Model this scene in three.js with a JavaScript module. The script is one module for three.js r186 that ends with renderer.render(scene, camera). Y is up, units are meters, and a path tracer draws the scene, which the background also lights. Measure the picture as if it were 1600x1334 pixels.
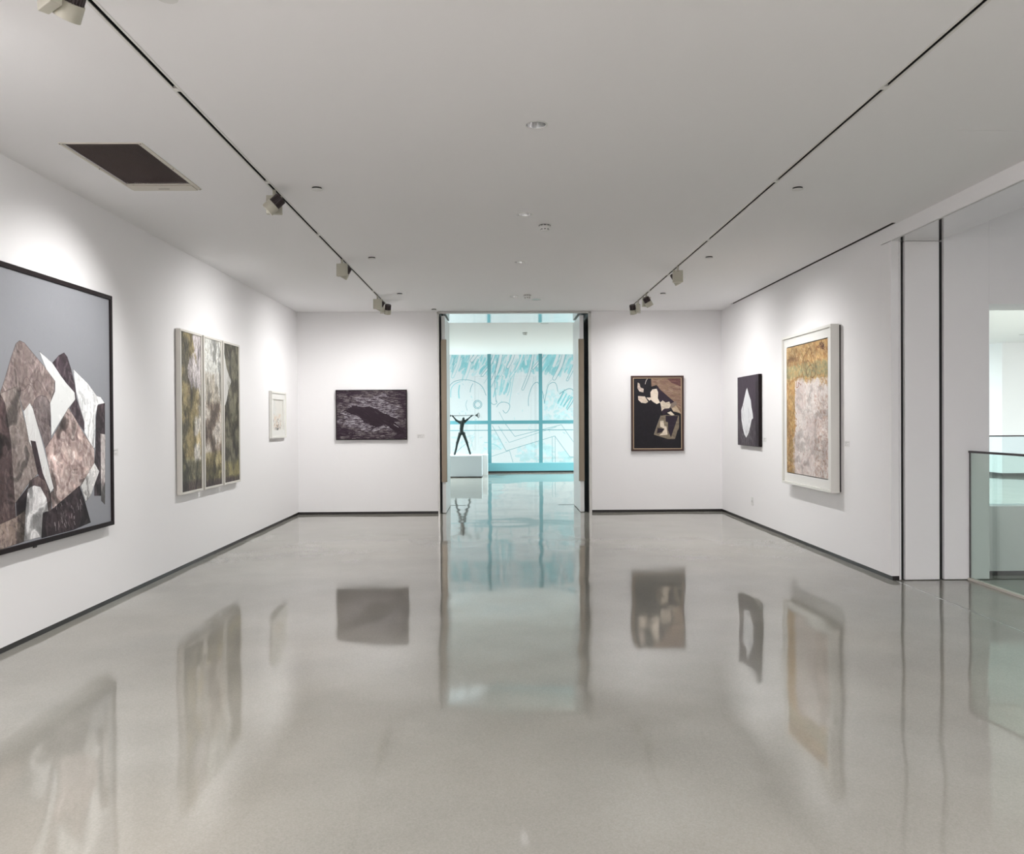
import * as THREE from 'three';
import { RoundedBoxGeometry } from 'three/addons/geometries/RoundedBoxGeometry.js';
import { mergeGeometries } from 'three/addons/utils/BufferGeometryUtils.js';
import { RectAreaLightUniformsLib } from 'three/addons/lights/RectAreaLightUniformsLib.js';
import { MarchingCubes } from 'three/addons/objects/MarchingCubes.js';

// ------------------------------------------------------------------ camera, sky, exposure
const scene = new THREE.Scene();
const camera = new THREE.PerspectiveCamera(55.417, 1600 / 1334, 0.05, 200);
camera.position.set(0, 1.5, 0);
camera.rotation.set(-0.00801, -0.01549, -0.00621, 'YXZ');
const renderer = new THREE.WebGLRenderer({ antialias: true });
renderer.toneMapping = THREE.LinearToneMapping;
renderer.toneMappingExposure = 1.0;
renderer.shadowMap.enabled = true;
RectAreaLightUniformsLib.init();
scene.background = new THREE.Color().setRGB(1.3, 1.38, 1.42);        // bright overcast sky, cool beside the warm-balanced lamps

const FILL_PANEL = { gallery: 14.5, hall: 38.0 };                          // radiance of the fill panels added to the ceilings
const SPOT = 10.6, DOWN = 0.08;                                         // candela of track spots and downlights
const LAMP = new THREE.Color().setRGB(1.0, 0.965, 0.985), BEAM = new THREE.Color().setRGB(1.0, 0.995, 0.985), COOL = new THREE.Color().setRGB(0.89, 1.0, 1.01);

// ------------------------------------------------------------------ main dimensions (metres, camera over the origin)
const XL = -3.246, XR = 3.613, ZB = -13.148, H = 3.264, ZR = 5, ZF = -7.44, ZH = -14.42, ZW = -23.4, H2 = 3.41;
const SKIRT = 0.042;

// ------------------------------------------------------------------ helpers
const taken = new Map();
const numbered = (n) => { const k = taken.get(n) || 0; taken.set(n, k + 1); return k ? n + '_' + String(k).padStart(3, '0') : n; };
function mesh(name, geo, m, parent) {
  const g = Array.isArray(geo) ? mergeGeometries(geo.map((x) => (x.index ? x.toNonIndexed() : x))) : geo;
  const o = new THREE.Mesh(g, m);
  o.name = parent ? name : numbered(name);
  o.castShadow = o.receiveShadow = true;
  (parent || scene).add(o);
  return o;
}
function tag(o, label, category, group) { o.userData.label = label; o.userData.category = category; if (group) o.userData.group = group; return o; }
function thing(name, label, category, [x, y, z] = [0, 0, 0], turn = 0, group) {
  const o = new THREE.Group(); o.name = numbered(name); o.position.set(x, y, z); o.rotation.y = turn; scene.add(o);
  return tag(o, label, category, group);
}
function struct(name, geo, m, label, parent) {
  const o = mesh(name, geo, m, parent);
  if (!parent) { o.userData.kind = 'structure'; if (label) o.userData.label = label; }
  return o;
}
const box = (x0, x1, y0, y1, z0, z1) => metric(new THREE.BoxGeometry(x1 - x0, y1 - y0, z1 - z0).translate((x0 + x1) / 2, (y0 + y1) / 2, (z0 + z1) / 2));
const rbox = (x0, x1, y0, y1, z0, z1, r = 0.004) => metric(new RoundedBoxGeometry(x1 - x0, y1 - y0, z1 - z0, 2, r).translate((x0 + x1) / 2, (y0 + y1) / 2, (z0 + z1) / 2));
function metric(g) {                                                // texture coordinates in metres from the three main directions
  const p = g.attributes.position, n = g.attributes.normal, uv = new Float32Array(p.count * 2);
  for (let i = 0; i < p.count; i++) {
    const ax = Math.abs(n.getX(i)), ay = Math.abs(n.getY(i)), az = Math.abs(n.getZ(i)), x = p.getX(i), y = p.getY(i), z = p.getZ(i);
    const [u, v] = ay >= ax && ay >= az ? [x, z] : ax >= az ? [z, y] : [x, y];
    uv[i * 2] = u; uv[i * 2 + 1] = v;
  }
  g.setAttribute('uv', new THREE.BufferAttribute(uv, 2));
  return g;
}
const cyl = (r0, r1, h, seg = 32, open = false) => new THREE.CylinderGeometry(r0, r1, h, seg, 1, open);
const lathe = (pts, seg = 40) => new THREE.LatheGeometry(pts.map(([r, y]) => new THREE.Vector2(r, y)), seg);
function rng(seed) { let s = seed | 0; return () => { s = (s + 0x6d2b79f5) | 0; let t = Math.imul(s ^ (s >>> 15), 1 | s); t = (t + Math.imul(t ^ (t >>> 7), 61 | t)) ^ t; return ((t ^ (t >>> 14)) >>> 0) / 4294967296; }; }
const hash = (x, y, s) => { let h = Math.imul(x, 374761393) + Math.imul(y, 668265263) + Math.imul(s, 1274126177); h = Math.imul(h ^ (h >>> 13), 1274126177); return ((h ^ (h >>> 16)) >>> 0) / 4294967296; };
function vnoise(x, y, s, per = 0) {                                 // value noise, optionally periodic
  const ix = Math.floor(x), iy = Math.floor(y), fx = x - ix, fy = y - iy, u = fx * fx * (3 - 2 * fx), v = fy * fy * (3 - 2 * fy);
  const w = (a) => (per ? ((a % per) + per) % per : a);
  const a = hash(w(ix), w(iy), s), b = hash(w(ix + 1), w(iy), s), c = hash(w(ix), w(iy + 1), s), d = hash(w(ix + 1), w(iy + 1), s);
  return a + (b - a) * u + (c - a) * v + (a - b - c + d) * u * v;
}
const fbm = (x, y, s, o = 4, per = 0) => { let t = 0, a = 0.5; for (let i = 0; i < o; i++) { t += a * vnoise(x, y, s + i, per); x *= 2; y *= 2; per *= 2; a *= 0.5; } return t; };

// ------------------------------------------------------------------ materials
const std = (rgb, roughness = 0.7, more = {}) => new THREE.MeshPhysicalMaterial({ color: new THREE.Color().setRGB(...rgb), roughness, ...more });
function noiseTex(size, fn, srgb = false) {
  const d = new Uint8Array(size * size * 4);
  for (let y = 0; y < size; y++) for (let x = 0; x < size; x++) { const c = fn(x / size, y / size, x, y), o = (y * size + x) * 4; d[o] = c[0]; d[o + 1] = c[1]; d[o + 2] = c[2]; d[o + 3] = 255; }
  const t = new THREE.DataTexture(d, size, size); t.wrapS = t.wrapT = THREE.RepeatWrapping; t.magFilter = THREE.LinearFilter; t.minFilter = THREE.LinearFilter;
  if (srgb) t.colorSpace = THREE.SRGBColorSpace; t.needsUpdate = true; return t;
}
const R0 = rng(7);
const plasterTex = noiseTex(256, (u, v) => { const n = fbm(u * 32, v * 32, 3, 3, 32) * 255; return [n, n, n]; });
plasterTex.repeat.set(1.3, 1.3);
const M = {};
M.wall = std([0.885, 0.87, 0.875], 0.85, { bumpMap: plasterTex, bumpScale: 0.0005 });
M.ceil = std([0.88, 0.87, 0.875], 0.9, { bumpMap: plasterTex, bumpScale: 0.0004 });
M.black = std([0.012, 0.011, 0.011], 0.5);
M.skirt = std([0.02, 0.017, 0.017], 0.45);
M.steel = std([0.56, 0.55, 0.53], 0.32, { metalness: 1 });
M.soffit = std([0.72, 0.73, 0.72], 0.09, { metalness: 1 });
M.bronze = std([0.26, 0.22, 0.17], 0.34, { metalness: 1 });
M.lacquer = std([0.76, 0.76, 0.76], 0.35);
M.beige = std([0.52, 0.50, 0.42], 0.45);
M.cream = std([0.66, 0.62, 0.55], 0.5);
M.fin = std([0.075, 0.058, 0.06], 0.45);
M.whitePlastic = std([0.74, 0.735, 0.72], 0.45);
M.trackWhite = std([0.74, 0.73, 0.70], 0.4);
M.silver = std([0.75, 0.75, 0.75], 0.22, { metalness: 1 });
M.darkLouvre = std([0.24, 0.19, 0.19], 0.6);
M.teal = std([0.09, 0.27, 0.31], 0.4);
M.tealSill = std([0.16, 0.42, 0.48], 0.35);
M.paving = std([0.5, 0.52, 0.5], 0.9);
M.pane = new THREE.MeshPhysicalMaterial({ color: new THREE.Color().setRGB(0.98, 0.998, 1.0), roughness: 0, transmission: 1, thickness: 0, ior: 1.5 });
M.railGlass = new THREE.MeshPhysicalMaterial({ color: new THREE.Color().setRGB(0.885, 0.945, 0.915), roughness: 0.0, transmission: 1, thickness: 0, ior: 1.5 });
M.hallGlass = new THREE.MeshPhysicalMaterial({ color: new THREE.Color().setRGB(0.92, 0.97, 0.985), roughness: 0.0, transmission: 1, thickness: 0, ior: 1.5 });
M.glow = std([0.8, 0.8, 0.8], 0.5, { emissive: new THREE.Color().setRGB(1, 0.97, 0.95), emissiveIntensity: 1.5 });  // diffusers of the added gallery fill panels
M.glowCool = std([0.8, 0.8, 0.8], 0.5, { emissive: COOL.clone(), emissiveIntensity: 1.2 });  // diffusers of the added hall fill panels
M.lens = std([0.8, 0.8, 0.8], 0.3, { emissive: new THREE.Color().setRGB(1, 0.98, 0.95), emissiveIntensity: 1.6 });
M.downLens = std([0.7, 0.7, 0.7], 0.4, { emissive: new THREE.Color().setRGB(1, 0.98, 0.95), emissiveIntensity: 0.9 });
M.patina = std([0.012, 0.022, 0.022], 0.5, { metalness: 0.4 });
M.pedestal = std([0.56, 0.62, 0.66], 0.6);  // white block toned darker, its back-lit shade put into the colour
M.plinth = std([0.74, 0.76, 0.76], 0.6);

// polished screed floor: fine speckle, wide tone patches, a few scuffs; long shallow waves bend the reflections
const floorTex = noiseTex(1024, (u, v, x, y) => {
  const sp = (hash(x, y, 11) - 0.5) * 9 + (hash(x >> 1, y >> 1, 12) - 0.5) * 6, pa = (fbm(u * 6, v * 6, 21, 4, 6) - 0.47) * 26, wa = (fbm(u * 3, v * 3, 41, 3, 3) - 0.45) * 10;
  const b = 154 + sp + pa;
  return [b + wa * 0.5, b - 3, b - 12 - wa * 0.5].map((c) => Math.max(0, Math.min(255, c)));
}, true);
floorTex.repeat.set(1 / 3.7, 1 / 3.7);
const wave = (() => {
  const n = 512, d = new Float32Array(n * n * 4);
  for (let y = 0; y < n; y++) for (let x = 0; x < n; x++) {
    const u = x / n, v = y / n, h = fbm(u * 8, v * 8, 61, 2, 8) * 0.8 + fbm(u * 20, v * 20, 71, 1, 20) * 0.12, o = (y * n + x) * 4;
    d[o] = d[o + 1] = d[o + 2] = h; d[o + 3] = 1;
  }
  const t = new THREE.DataTexture(d, n, n, THREE.RGBAFormat, THREE.FloatType); t.wrapS = t.wrapT = THREE.RepeatWrapping; t.magFilter = THREE.LinearFilter; t.minFilter = THREE.LinearFilter; t.repeat.set(1 / 5.3, 1 / 5.3); t.needsUpdate = true; return t;
})();
M.floor = new THREE.MeshPhysicalMaterial({ map: floorTex, roughness: 0.055, ior: 1.7, bumpMap: wave, bumpScale: 0.009 });

// ------------------------------------------------------------------ the setting: gallery
struct('floor', box(-7, 18, -0.3, 0, ZW - 0.1, ZR + 0.3), M.floor, 'polished grey screed floor with blurred reflections');
struct('wall_left', box(XL - 0.3, XL, SKIRT, 3.75, ZB - 0.2, ZR), M.wall, 'white left gallery wall');
struct('baseboard_left', box(XL - 0.2, XL - 0.012, 0, SKIRT, ZB - 0.012, ZR), M.skirt, 'recessed black skirting of the left wall');
struct('wall_right', box(XR, 4.05, SKIRT, 3.75, ZB - 0.2, ZF - 0.19), M.wall, 'white right gallery wall ending at the dark slotted pier');
struct('baseboard_right', box(XR + 0.012, 4.0, 0, SKIRT, ZB - 0.012, ZF - 0.19), M.skirt, 'recessed black skirting of the right wall');
const DL = -0.995, DR = 1.493;                                      // outer edges of the doorway frame
struct('wall_back', [box(XL - 0.3, DL, SKIRT, 3.75, ZH, ZB), box(DR, 4.05, SKIRT, 3.75, ZH, ZB), box(DL, DR, H + 0.01, 3.75, ZH, ZB)], M.wall, 'white end wall with a tall doorway');
struct('baseboard_back', [box(XL - 0.1, DL, 0, SKIRT, ZH + 0.012, ZB - 0.012), box(DR, 4.0, 0, SKIRT, ZH + 0.012, ZB - 0.012)], M.skirt, 'recessed black skirting of the end wall');
struct('wall_rear', box(XL - 0.3, 9.3, 0, 5.7, ZR, ZR + 0.3), M.wall, 'white wall behind the viewer');

// ceiling slab with real openings for tracks, fittings, grille and the gap along the right wall
const TRACKS = [{ x: -1.697, end: -12.32 }, { x: 2.066, end: -12.66 }];
const DOWNLIGHTS = [[0.23, -0.65], [0.23, -2.75], [0.23, -4.864], [0.226, -6.975], [0.245, -9.07], [0.22, -11.57]];
const VENT = { x0: -2.765, x1: -2.24, z0: -6.2, z1: -5.165 };
{
  const s = new THREE.Shape();
  s.moveTo(XL - 0.1, ZB - 0.05); s.lineTo(XR + 0.1, ZB - 0.05); s.lineTo(XR + 0.1, ZR); s.lineTo(XL - 0.1, ZR);
  const rect = (x0, x1, z0, z1) => { const p = new THREE.Path(); p.moveTo(x0, z0); p.lineTo(x0, z1); p.lineTo(x1, z1); p.lineTo(x1, z0); p.closePath(); s.holes.push(p); };
  for (const t of TRACKS) rect(t.x - 0.022, t.x + 0.022, t.end, ZR - 0.3);
  rect(VENT.x0 + 0.02, VENT.x1 - 0.02, VENT.z0 + 0.02, VENT.z1 - 0.02);
  rect(XR - 0.055, XR - 0.012, -12.45, -7.3);
  rect(2.8, 3.5, -4.963, -4.957);
  for (const [x, z] of DOWNLIGHTS) { const p = new THREE.Path(); p.absarc(x, z, 0.06, 0, Math.PI * 2, true); s.holes.push(p); }
  const g = new THREE.ExtrudeGeometry(s, { depth: 0.14, bevelEnabled: false, curveSegments: 24 }).rotateX(Math.PI / 2).translate(0, H + 0.14, 0);
  struct('ceiling', g, M.ceil, 'smooth pale gallery ceiling');
  struct('unseen_slab', box(XL - 0.3, 4.05, 3.75, 3.95, ZH, ZR), M.skirt, 'unseen dark slab above the suspended ceiling, keeps out sky light');  // unseen slab, keeps sky light out of the ceiling openings
}
struct('trim_slot_shade', [box(XR - 0.015, XR - 0.0125, H + 0.004, H + 0.13, -12.44, -7.31), box(XR - 0.054, XR - 0.013, H + 0.1, H + 0.13, -12.44, -7.31)], M.black, 'black lining that puts shade into the gap between ceiling and right wall');  // black lining stands in for the shade inside the slot
// ------------------------------------------------------------------ right side: beam, slotted pier, atrium
struct('trim_1', box(XR, 4.05, 3.137, 5.6, ZF - 0.19, ZR), M.wall, 'white beam over the open side');
struct('trim_2', box(XR + 0.01, 4.055, 3.128, 3.137, ZF, ZR), M.soffit, 'polished metal underside of the beam');
{
  const pier = struct('wall_pier', rbox(4.104, 4.527, 0.006, 5.6, ZF - 0.45, ZF, 0.003), M.wall, 'pale pier with two dark vertical slots beside the glass railing');
  struct('panel', rbox(XR, 3.685, SKIRT, 3.128, ZF - 0.19, ZF + 0.002, 0.001), M.wall, '', pier);
  struct('panel', rbox(3.689, 3.706, 0.006, 3.127, ZF - 0.04, ZF - 0.004, 0.002), M.wall, '', pier);
  struct('panel', rbox(3.741, 4.061, 0.006, 3.127, ZF - 0.04, ZF, 0.003), M.wall, '', pier);
  struct('skirting', box(XR + 0.012, 3.688, 0, SKIRT, ZF - 0.19, ZF - 0.006), M.skirt, '', pier);
  struct('slot', box(3.66, 4.12, 0, 3.127, ZF - 0.2, ZF - 0.035), M.black, '', pier);
}
const AR = 9;
struct('wall_atrium', [box(4.527, AR + 0.3, 2.548, 5.6, ZF - 0.45, ZF), box(8.5, AR + 0.3, 0, 2.548, ZF - 0.45, ZF), box(4.527, 8.5, SKIRT, 0.655, ZF - 0.45, ZF - 0.2)], M.wall, 'pale atrium wall with a wide opening over a low parapet');
struct('baseboard_atrium', box(4.527, 8.5, 0, SKIRT, ZF - 0.4, ZF - 0.185), M.skirt, 'dark skirting under the parapet');
struct('wall_atrium', box(AR, AR + 0.3, 0, 5.6, ZF, ZR), M.wall, 'far side wall of the atrium');
struct('ceiling_atrium', [box(4.05, AR + 0.3, 5.6, 5.8, ZF - 0.45, -5.5), box(4.05, AR + 0.3, 5.6, 5.8, 3, ZR + 0.3), box(4.05, 6.6, 5.6, 5.8, -5.5, 3), box(8.3, AR + 0.3, 5.6, 5.8, -5.5, 3)], M.ceil, 'high atrium ceiling, out of view, around an unseen skylight');
struct('unseen_skylight', box(6.6, 8.3, 5.72, 5.73, -5.5, 3), M.pane, 'unseen glazed skylight, placed to bring daylight into the atrium');  // out of view, sized for the daylight wanted in the atrium
struct('trim_3', box(3.645, 3.657, -0.01, 0.0008, ZF + 0.01, ZR), M.steel, 'thin metal joint strip let into the floor');

// ------------------------------------------------------------------ the doorway
{
  const f = struct('door_frame', [rbox(DL, DL + 0.03, 0, H - 0.012, ZB - 0.06, ZB + 0.012, 0.002), rbox(DR - 0.045, DR, 0, H - 0.012, ZB - 0.06, ZB + 0.012, 0.002), rbox(DL, DR, H - 0.034, H - 0.002, ZB - 0.06, ZB + 0.012, 0.002)], M.steel, 'brushed steel frame around the tall doorway');
  struct('jamb', box(DL - 0.005, DL + 0.045, 0, H, ZH, ZB - 0.06), M.black, '', f);
  struct('jamb', box(DR - 0.05, DR + 0.005, 0, H, ZH, ZB - 0.06), M.black, '', f);
  struct('soffit', box(DL, DR, H - 0.03, H + 0.02, ZH, ZB - 0.06), M.soffit, '', f);
  for (const [side, x0, x1] of [['left', -0.932, -0.872], ['right', 1.312, 1.376]]) {
    const d = thing('door_leaf', `white door leaf folded back against the ${side} side of the doorway`, 'door', [(x0 + x1) / 2, 0.008, ZB - 0.66], 0, 'open leaves of the doorway');
    const w = (x1 - x0) / 2;
    mesh('leaf', rbox(-w, w, 0, H - 0.068, -0.585, 0.6, 0.003), M.lacquer, d);
    mesh('pull_handle', rbox(-w - 0.008, w + 0.004, 0.50, 2.81, 0.601, 0.62, 0.003), M.bronze, d);
    mesh('pull_handle', rbox(side === 'left' ? w : -w - 0.02, side === 'left' ? w + 0.02 : -w, 0.50, 2.81, 0.53, 0.62, 0.003), M.bronze, d);
    const s = side === 'left' ? [x1 - 0.01, x1 + 0.27] : [x0 - 0.27, x0 + 0.01];
    struct('trim_4', box(s[0], s[1], -0.005, 0.003, ZH - 0.004, ZH + 0.018), M.skirt, 'short dark floor strip at the ' + side + ' door leaf');
  }
}
// ------------------------------------------------------------------ the hall behind
{
  const s = new THREE.Shape();
  s.moveTo(-7, ZW - 0.2); s.lineTo(18, ZW - 0.2); s.lineTo(18, ZF - 0.45); s.lineTo(4.05, ZF - 0.45); s.lineTo(4.05, ZH); s.lineTo(-7, ZH);
  struct('ceiling_hall', new THREE.ExtrudeGeometry(s, { depth: 0.2, bevelEnabled: false }).rotateX(Math.PI / 2).translate(0, H2 + 0.2, 0), M.ceil, 'pale ceiling of the bright hall');
}
struct('wall_hall', [box(-7.3, XL - 0.3, 0, 3.75, ZH, ZH + 0.3)], M.wall, 'hall wall behind the gallery');
struct('wall_hall', box(-7.3, -7, 0, 3.75, ZW, ZH), M.wall, 'end wall of the hall');
struct('wall_hall', box(18, 18.3, 0, 3.75, ZW, ZF), M.wall, 'far end wall of the hall');
struct('wall_hall', box(AR + 0.3, 18, 0, 3.75, ZF - 0.45, ZF), M.wall, 'hall wall beyond the atrium');
struct('wall_hall', [box(12.8, 18, 0.08, H2, ZW, -20.5)], M.wall, 'white block of wall at the far end of the hall');
struct('baseboard_hall', box(12.79, 18, 0, 0.08, ZW, -20.49), M.skirt, 'dark skirting of the far wall block');
// glazing bays along the hall
const BAY = 1.473, B0 = -1.757;
let bayNo = 0;
for (let k = -4; k < 10; k++) {
  const x0 = Math.max(-7, B0 + k * BAY), x1 = Math.min(12.8, x0 + BAY), sill = k >= 1 || k <= -3;
  const w = struct('window_' + (++bayNo), box(x0 - 0.05, x0 + 0.05, 0, H2, ZW - 0.06, ZW + 0.06), M.teal, 'glazed bay of the hall window, bay ' + bayNo);
  struct('transom', box(x0 + 0.05, x1 - 0.05, 1.40, 1.50, ZW - 0.05, ZW + 0.05), M.teal, '', w);
  struct('rail', box(x0 + 0.05, x1 - 0.05, 1.212, 1.232, ZW + 0.02, ZW + 0.05), M.teal, '', w);
  struct('pane', box(x0 + 0.05, x1 - 0.05, 1.50, H2, ZW - 0.006, ZW + 0.006), M.pane, '', w);
  struct('pane', box(x0 + 0.05, x1 - 0.05, 0.27, 1.40, ZW - 0.006, ZW + 0.006), M.pane, '', w);
  struct('sill', box(x0 - 0.05, x1 - 0.05, 0.05, 0.28, ZW - 0.1, ZW + 0.1), M.tealSill, '', w);
  struct('sill_base', box(x0 - 0.05, x1 - 0.05, 0, 0.05, ZW - 0.1, ZW + 0.085), M.skirt, '', w);
}
// outside: paving and the mural wall
struct('ground', box(-30, 40, -0.3, -0.02, -60, ZW - 0.1), M.paving, 'paving outside the hall window');

// ------------------------------------------------------------------ painted surfaces (canvas prints)
function canvas(w, h, draw) {
  const c = document.createElement('canvas'); c.width = w; c.height = h;
  draw(c.getContext('2d'), w, h);
  const t = new THREE.CanvasTexture(c); t.colorSpace = THREE.SRGBColorSpace; t.magFilter = THREE.LinearFilter; return t;
}
const css = (c, a = 1) => `rgba(${c.map((x) => Math.max(0, Math.min(255, Math.round(x)))).join(',')},${a})`;
const path = (g, pts) => { g.beginPath(); pts.forEach(([x, y], i) => (i ? g.lineTo(x, y) : g.moveTo(x, y))); };
function curve(g, pts) { g.beginPath(); g.moveTo(...pts[0]); for (let i = 1; i < pts.length - 1; i++) g.quadraticCurveTo(pts[i][0], pts[i][1], (pts[i][0] + pts[i + 1][0]) / 2, (pts[i][1] + pts[i + 1][1]) / 2); g.lineTo(...pts[pts.length - 1]); g.stroke(); }
function strokes(g, R, n, [x0, y0, x1, y1], col, { len = 40, wid = 4, ang = 0, spread = 0.4, alpha = 0.5, jit = 20, bend = 0.2 } = {}) {
  g.lineCap = 'round';
  for (let i = 0; i < n; i++) {
    const x = x0 + R() * (x1 - x0), y = y0 + R() * (y1 - y0), a = ang + (R() - 0.5) * 2 * spread, l = len * (0.4 + R() * 0.9), b = (R() - 0.5) * bend * l, j = (R() - 0.5) * 2 * jit;
    const c = typeof col === 'function' ? col(x, y, R) : col; if (!c) continue;
    g.strokeStyle = css(c.map((v) => v + j), alpha * (0.5 + R() * 0.5)); g.lineWidth = wid * (0.4 + R() * 0.9);
    g.beginPath(); g.moveTo(x, y); g.quadraticCurveTo(x + Math.cos(a) * l / 2 - Math.sin(a) * b, y + Math.sin(a) * l / 2 + Math.cos(a) * b, x + Math.cos(a) * l, y + Math.sin(a) * l); g.stroke();
  }
}
const pairs = (a, w, h) => { const o = []; for (let i = 0; i < a.length; i += 2) o.push([a[i] * w / 1000, a[i + 1] * h / 1000]); return o; };

function marble(g, W, Hh, sx, sy, amount, seed, skip) {             // pulled and wiped paint: a warped ridge pattern on top of the strokes
  const im = g.getImageData(0, 0, W, Hh), d = im.data;
  for (let y = 0; y < Hh; y++) for (let x = 0; x < W; x++) {
    const o = (y * W + x) * 4; if (skip && skip(d[o], d[o + 1], d[o + 2])) continue;
    const wx = fbm(x / sx * 0.8, y / sy * 0.8, seed, 3) * 2.4, wy = fbm(x / sx * 0.8, y / sy * 0.8, seed + 9, 3) * 2.4;
    const n = fbm(x / sx + wx, y / sy + wy, seed + 20, 5), r = 1 - Math.abs(n - 0.47) * 6, f = 1 + amount * ((n - 0.47) * 3.2 + (r > 0.55 ? (r - 0.55) * 0.9 : -0.06) + (hash(x, y, seed) - 0.5) * 0.25), lift = amount * 26 * Math.max(0, r - 0.5);
    for (let c = 0; c < 3; c++) d[o + c] = Math.max(0, Math.min(255, d[o + c] * f + lift));
  }
  g.putImageData(im, 0, 0);
}
// mural: coordinates 0..2200 across and 0..770 down
const muralTex = canvas(2048, 717, (g, W, Hh) => {
  const R = rng(91); g.scale(W / 2200, Hh / 770); g.translate(596, -206);
  const white = [226, 229, 229], cyan = [138, 206, 212], pale = [194, 226, 229], line = [96, 158, 168];
  g.fillStyle = css(white); g.fillRect(-700, 100, 2400, 1000);
  const blot = (x0, y0, x1, y1, n, c, s, ang = -1.2, len = 60, wid = 16) => strokes(g, R, n, [x0, y0, x1, y1], c, { len, wid, ang, spread: s, alpha: 0.75, jit: 12 });
  for (let k = -1; k < 3; k++) blot(-600 + k * 760, 200, 160 + k * 760, 420, 90, cyan, 0.3);
  blot(110, 300, 380, 430, 60, cyan, 0.25); blot(380, 280, 480, 560, 55, cyan, 0.15, -1.35, 90, 10); blot(540, 290, 660, 420, 60, cyan, 0.2); blot(680, 290, 900, 440, 80, cyan, 0.3);
  blot(690, 520, 890, 700, 120, pale, 1.5, 0, 20, 12); blot(380, 790, 450, 870, 26, pale, 1, 0, 30, 16); blot(520, 830, 740, 950, 60, pale, 1, 0, 40, 18); blot(770, 860, 900, 960, 40, pale, 1, 0, 40, 18); blot(130, 790, 340, 900, 20, pale, 1.4, 0, 30, 10);
  blot(-560, 560, 60, 950, 60, pale, 1.2, 0, 40, 18); blot(960, 560, 1560, 950, 60, pale, 1.2, 0, 40, 18);
  strokes(g, R, 300, [-580, 190, 1560, 560], white, { len: 130, wid: 9, ang: -1.15, spread: 0.25, alpha: 0.9, jit: 6, bend: 0.5 });
  strokes(g, R, 170, [-580, 190, 1560, 520], line, { len: 90, wid: 2, ang: -1.2, spread: 0.3, alpha: 0.8, jit: 10, bend: 0.5 });
  const C = (pts, w = 2.6, c = line) => { g.strokeStyle = css(c); g.lineWidth = w; g.lineJoin = 'round'; curve(g, pts); };
  const Ln = (pts, w = 2.4, c = line) => { g.strokeStyle = css(c); g.lineWidth = w; path(g, pts); g.stroke(); };
  const P = (pts, c) => { g.fillStyle = css(c); path(g, pts); g.closePath(); g.fill(); };
  for (let i = 0; i < 34; i++) {                                    // sweeping bands at the top, white with a drawn outline
    const x = -560 + i * 63 + R() * 30, l = 110 + R() * 170, b = 30 + R() * 60, y = 215 + R() * 60, q = [[x, y], [x - b * 0.2, y + l * 0.5], [x - b, y + l]], w = 8 + R() * 12;
    C(q, w + 5, R() < 0.5 ? line : cyan); C(q, w, white);
  }
  for (const dx of [0, 1060, -1040]) {
    g.save(); g.translate(dx, 0);
    g.fillStyle = css(white); g.beginPath(); g.ellipse(242, 575, 112, 112, 0, 0, Math.PI * 2); g.fill(); P([[130, 570], [355, 560], [420, 620], [420, 720], [130, 720]], white);
    C([[128, 575], [122, 520], [150, 470], [205, 455], [270, 460], [330, 490], [352, 550]], 3); C([[142, 560], [140, 515], [165, 480], [200, 468]], 4, cyan); C([[210, 455], [225, 400], [240, 330]], 3, cyan);
    g.strokeStyle = css(line); g.lineWidth = 3; g.beginPath(); g.arc(302, 605, 25, 0, 7); g.stroke(); g.beginPath(); g.arc(302, 605, 18, 0, 7); g.stroke();
    C([[195, 490], [188, 525], [192, 565]], 7, cyan); C([[275, 480], [262, 500], [258, 530]], 3); C([[240, 580], [228, 600], [240, 640]], 2);
    C([[375, 575], [385, 610], [420, 600], [412, 580]], 3); C([[415, 620], [425, 598], [460, 588], [498, 605], [488, 640], [468, 662], [452, 640]], 3);
    P([[392, 732], [470, 880], [760, 793], [850, 920], [888, 920], [888, 852], [800, 730], [520, 796], [470, 725]], white);
    Ln([[388, 730], [470, 882], [760, 795], [850, 920], [900, 922]], 2.6); Ln([[470, 725], [522, 796], [800, 728], [888, 855], [900, 855]], 2.4); Ln([[425, 735], [488, 832], [770, 740]], 2); Ln([[745, 800], [745, 950]], 2); Ln([[762, 800], [762, 955]], 2); Ln([[430, 650], [470, 728]], 2);
    C([[605, 615], [600, 580], [620, 510], [640, 478], [660, 474]], 3); C([[660, 474], [690, 520], [700, 600]], 3); C([[700, 600], [715, 500], [740, 476], [770, 475], [780, 530]], 3);
    C([[790, 545], [830, 515], [865, 512], [884, 545], [870, 590], [835, 640]], 4); for (let i = 0; i < 4; i++) Ln([[780 + i * 17, 600 + i * 10], [815 + i * 17, 535 + i * 10]], 8, cyan);
    Ln([[780, 590], [820, 520]], 3); Ln([[815, 615], [860, 560]], 3); C([[340, 830], [400, 838], [440, 870]], 3, cyan); C([[150, 860], [210, 830], [240, 790]], 3, pale); C([[160, 900], [210, 850], [250, 830]], 2, line);
    P([[400, 890], [500, 880], [510, 955], [380, 955]], white); Ln([[380, 915], [490, 880], [510, 950]], 2); C([[420, 330], [400, 450], [412, 590]], 3); C([[470, 320], [430, 430], [418, 570]], 3, white); C([[540, 350], [520, 420], [490, 600]], 3, cyan);
    g.restore();
  }
  strokes(g, R, 140, [-580, 430, 1560, 960], cyan, { len: 10, wid: 4, spread: 3, alpha: 0.6 });
});

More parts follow.
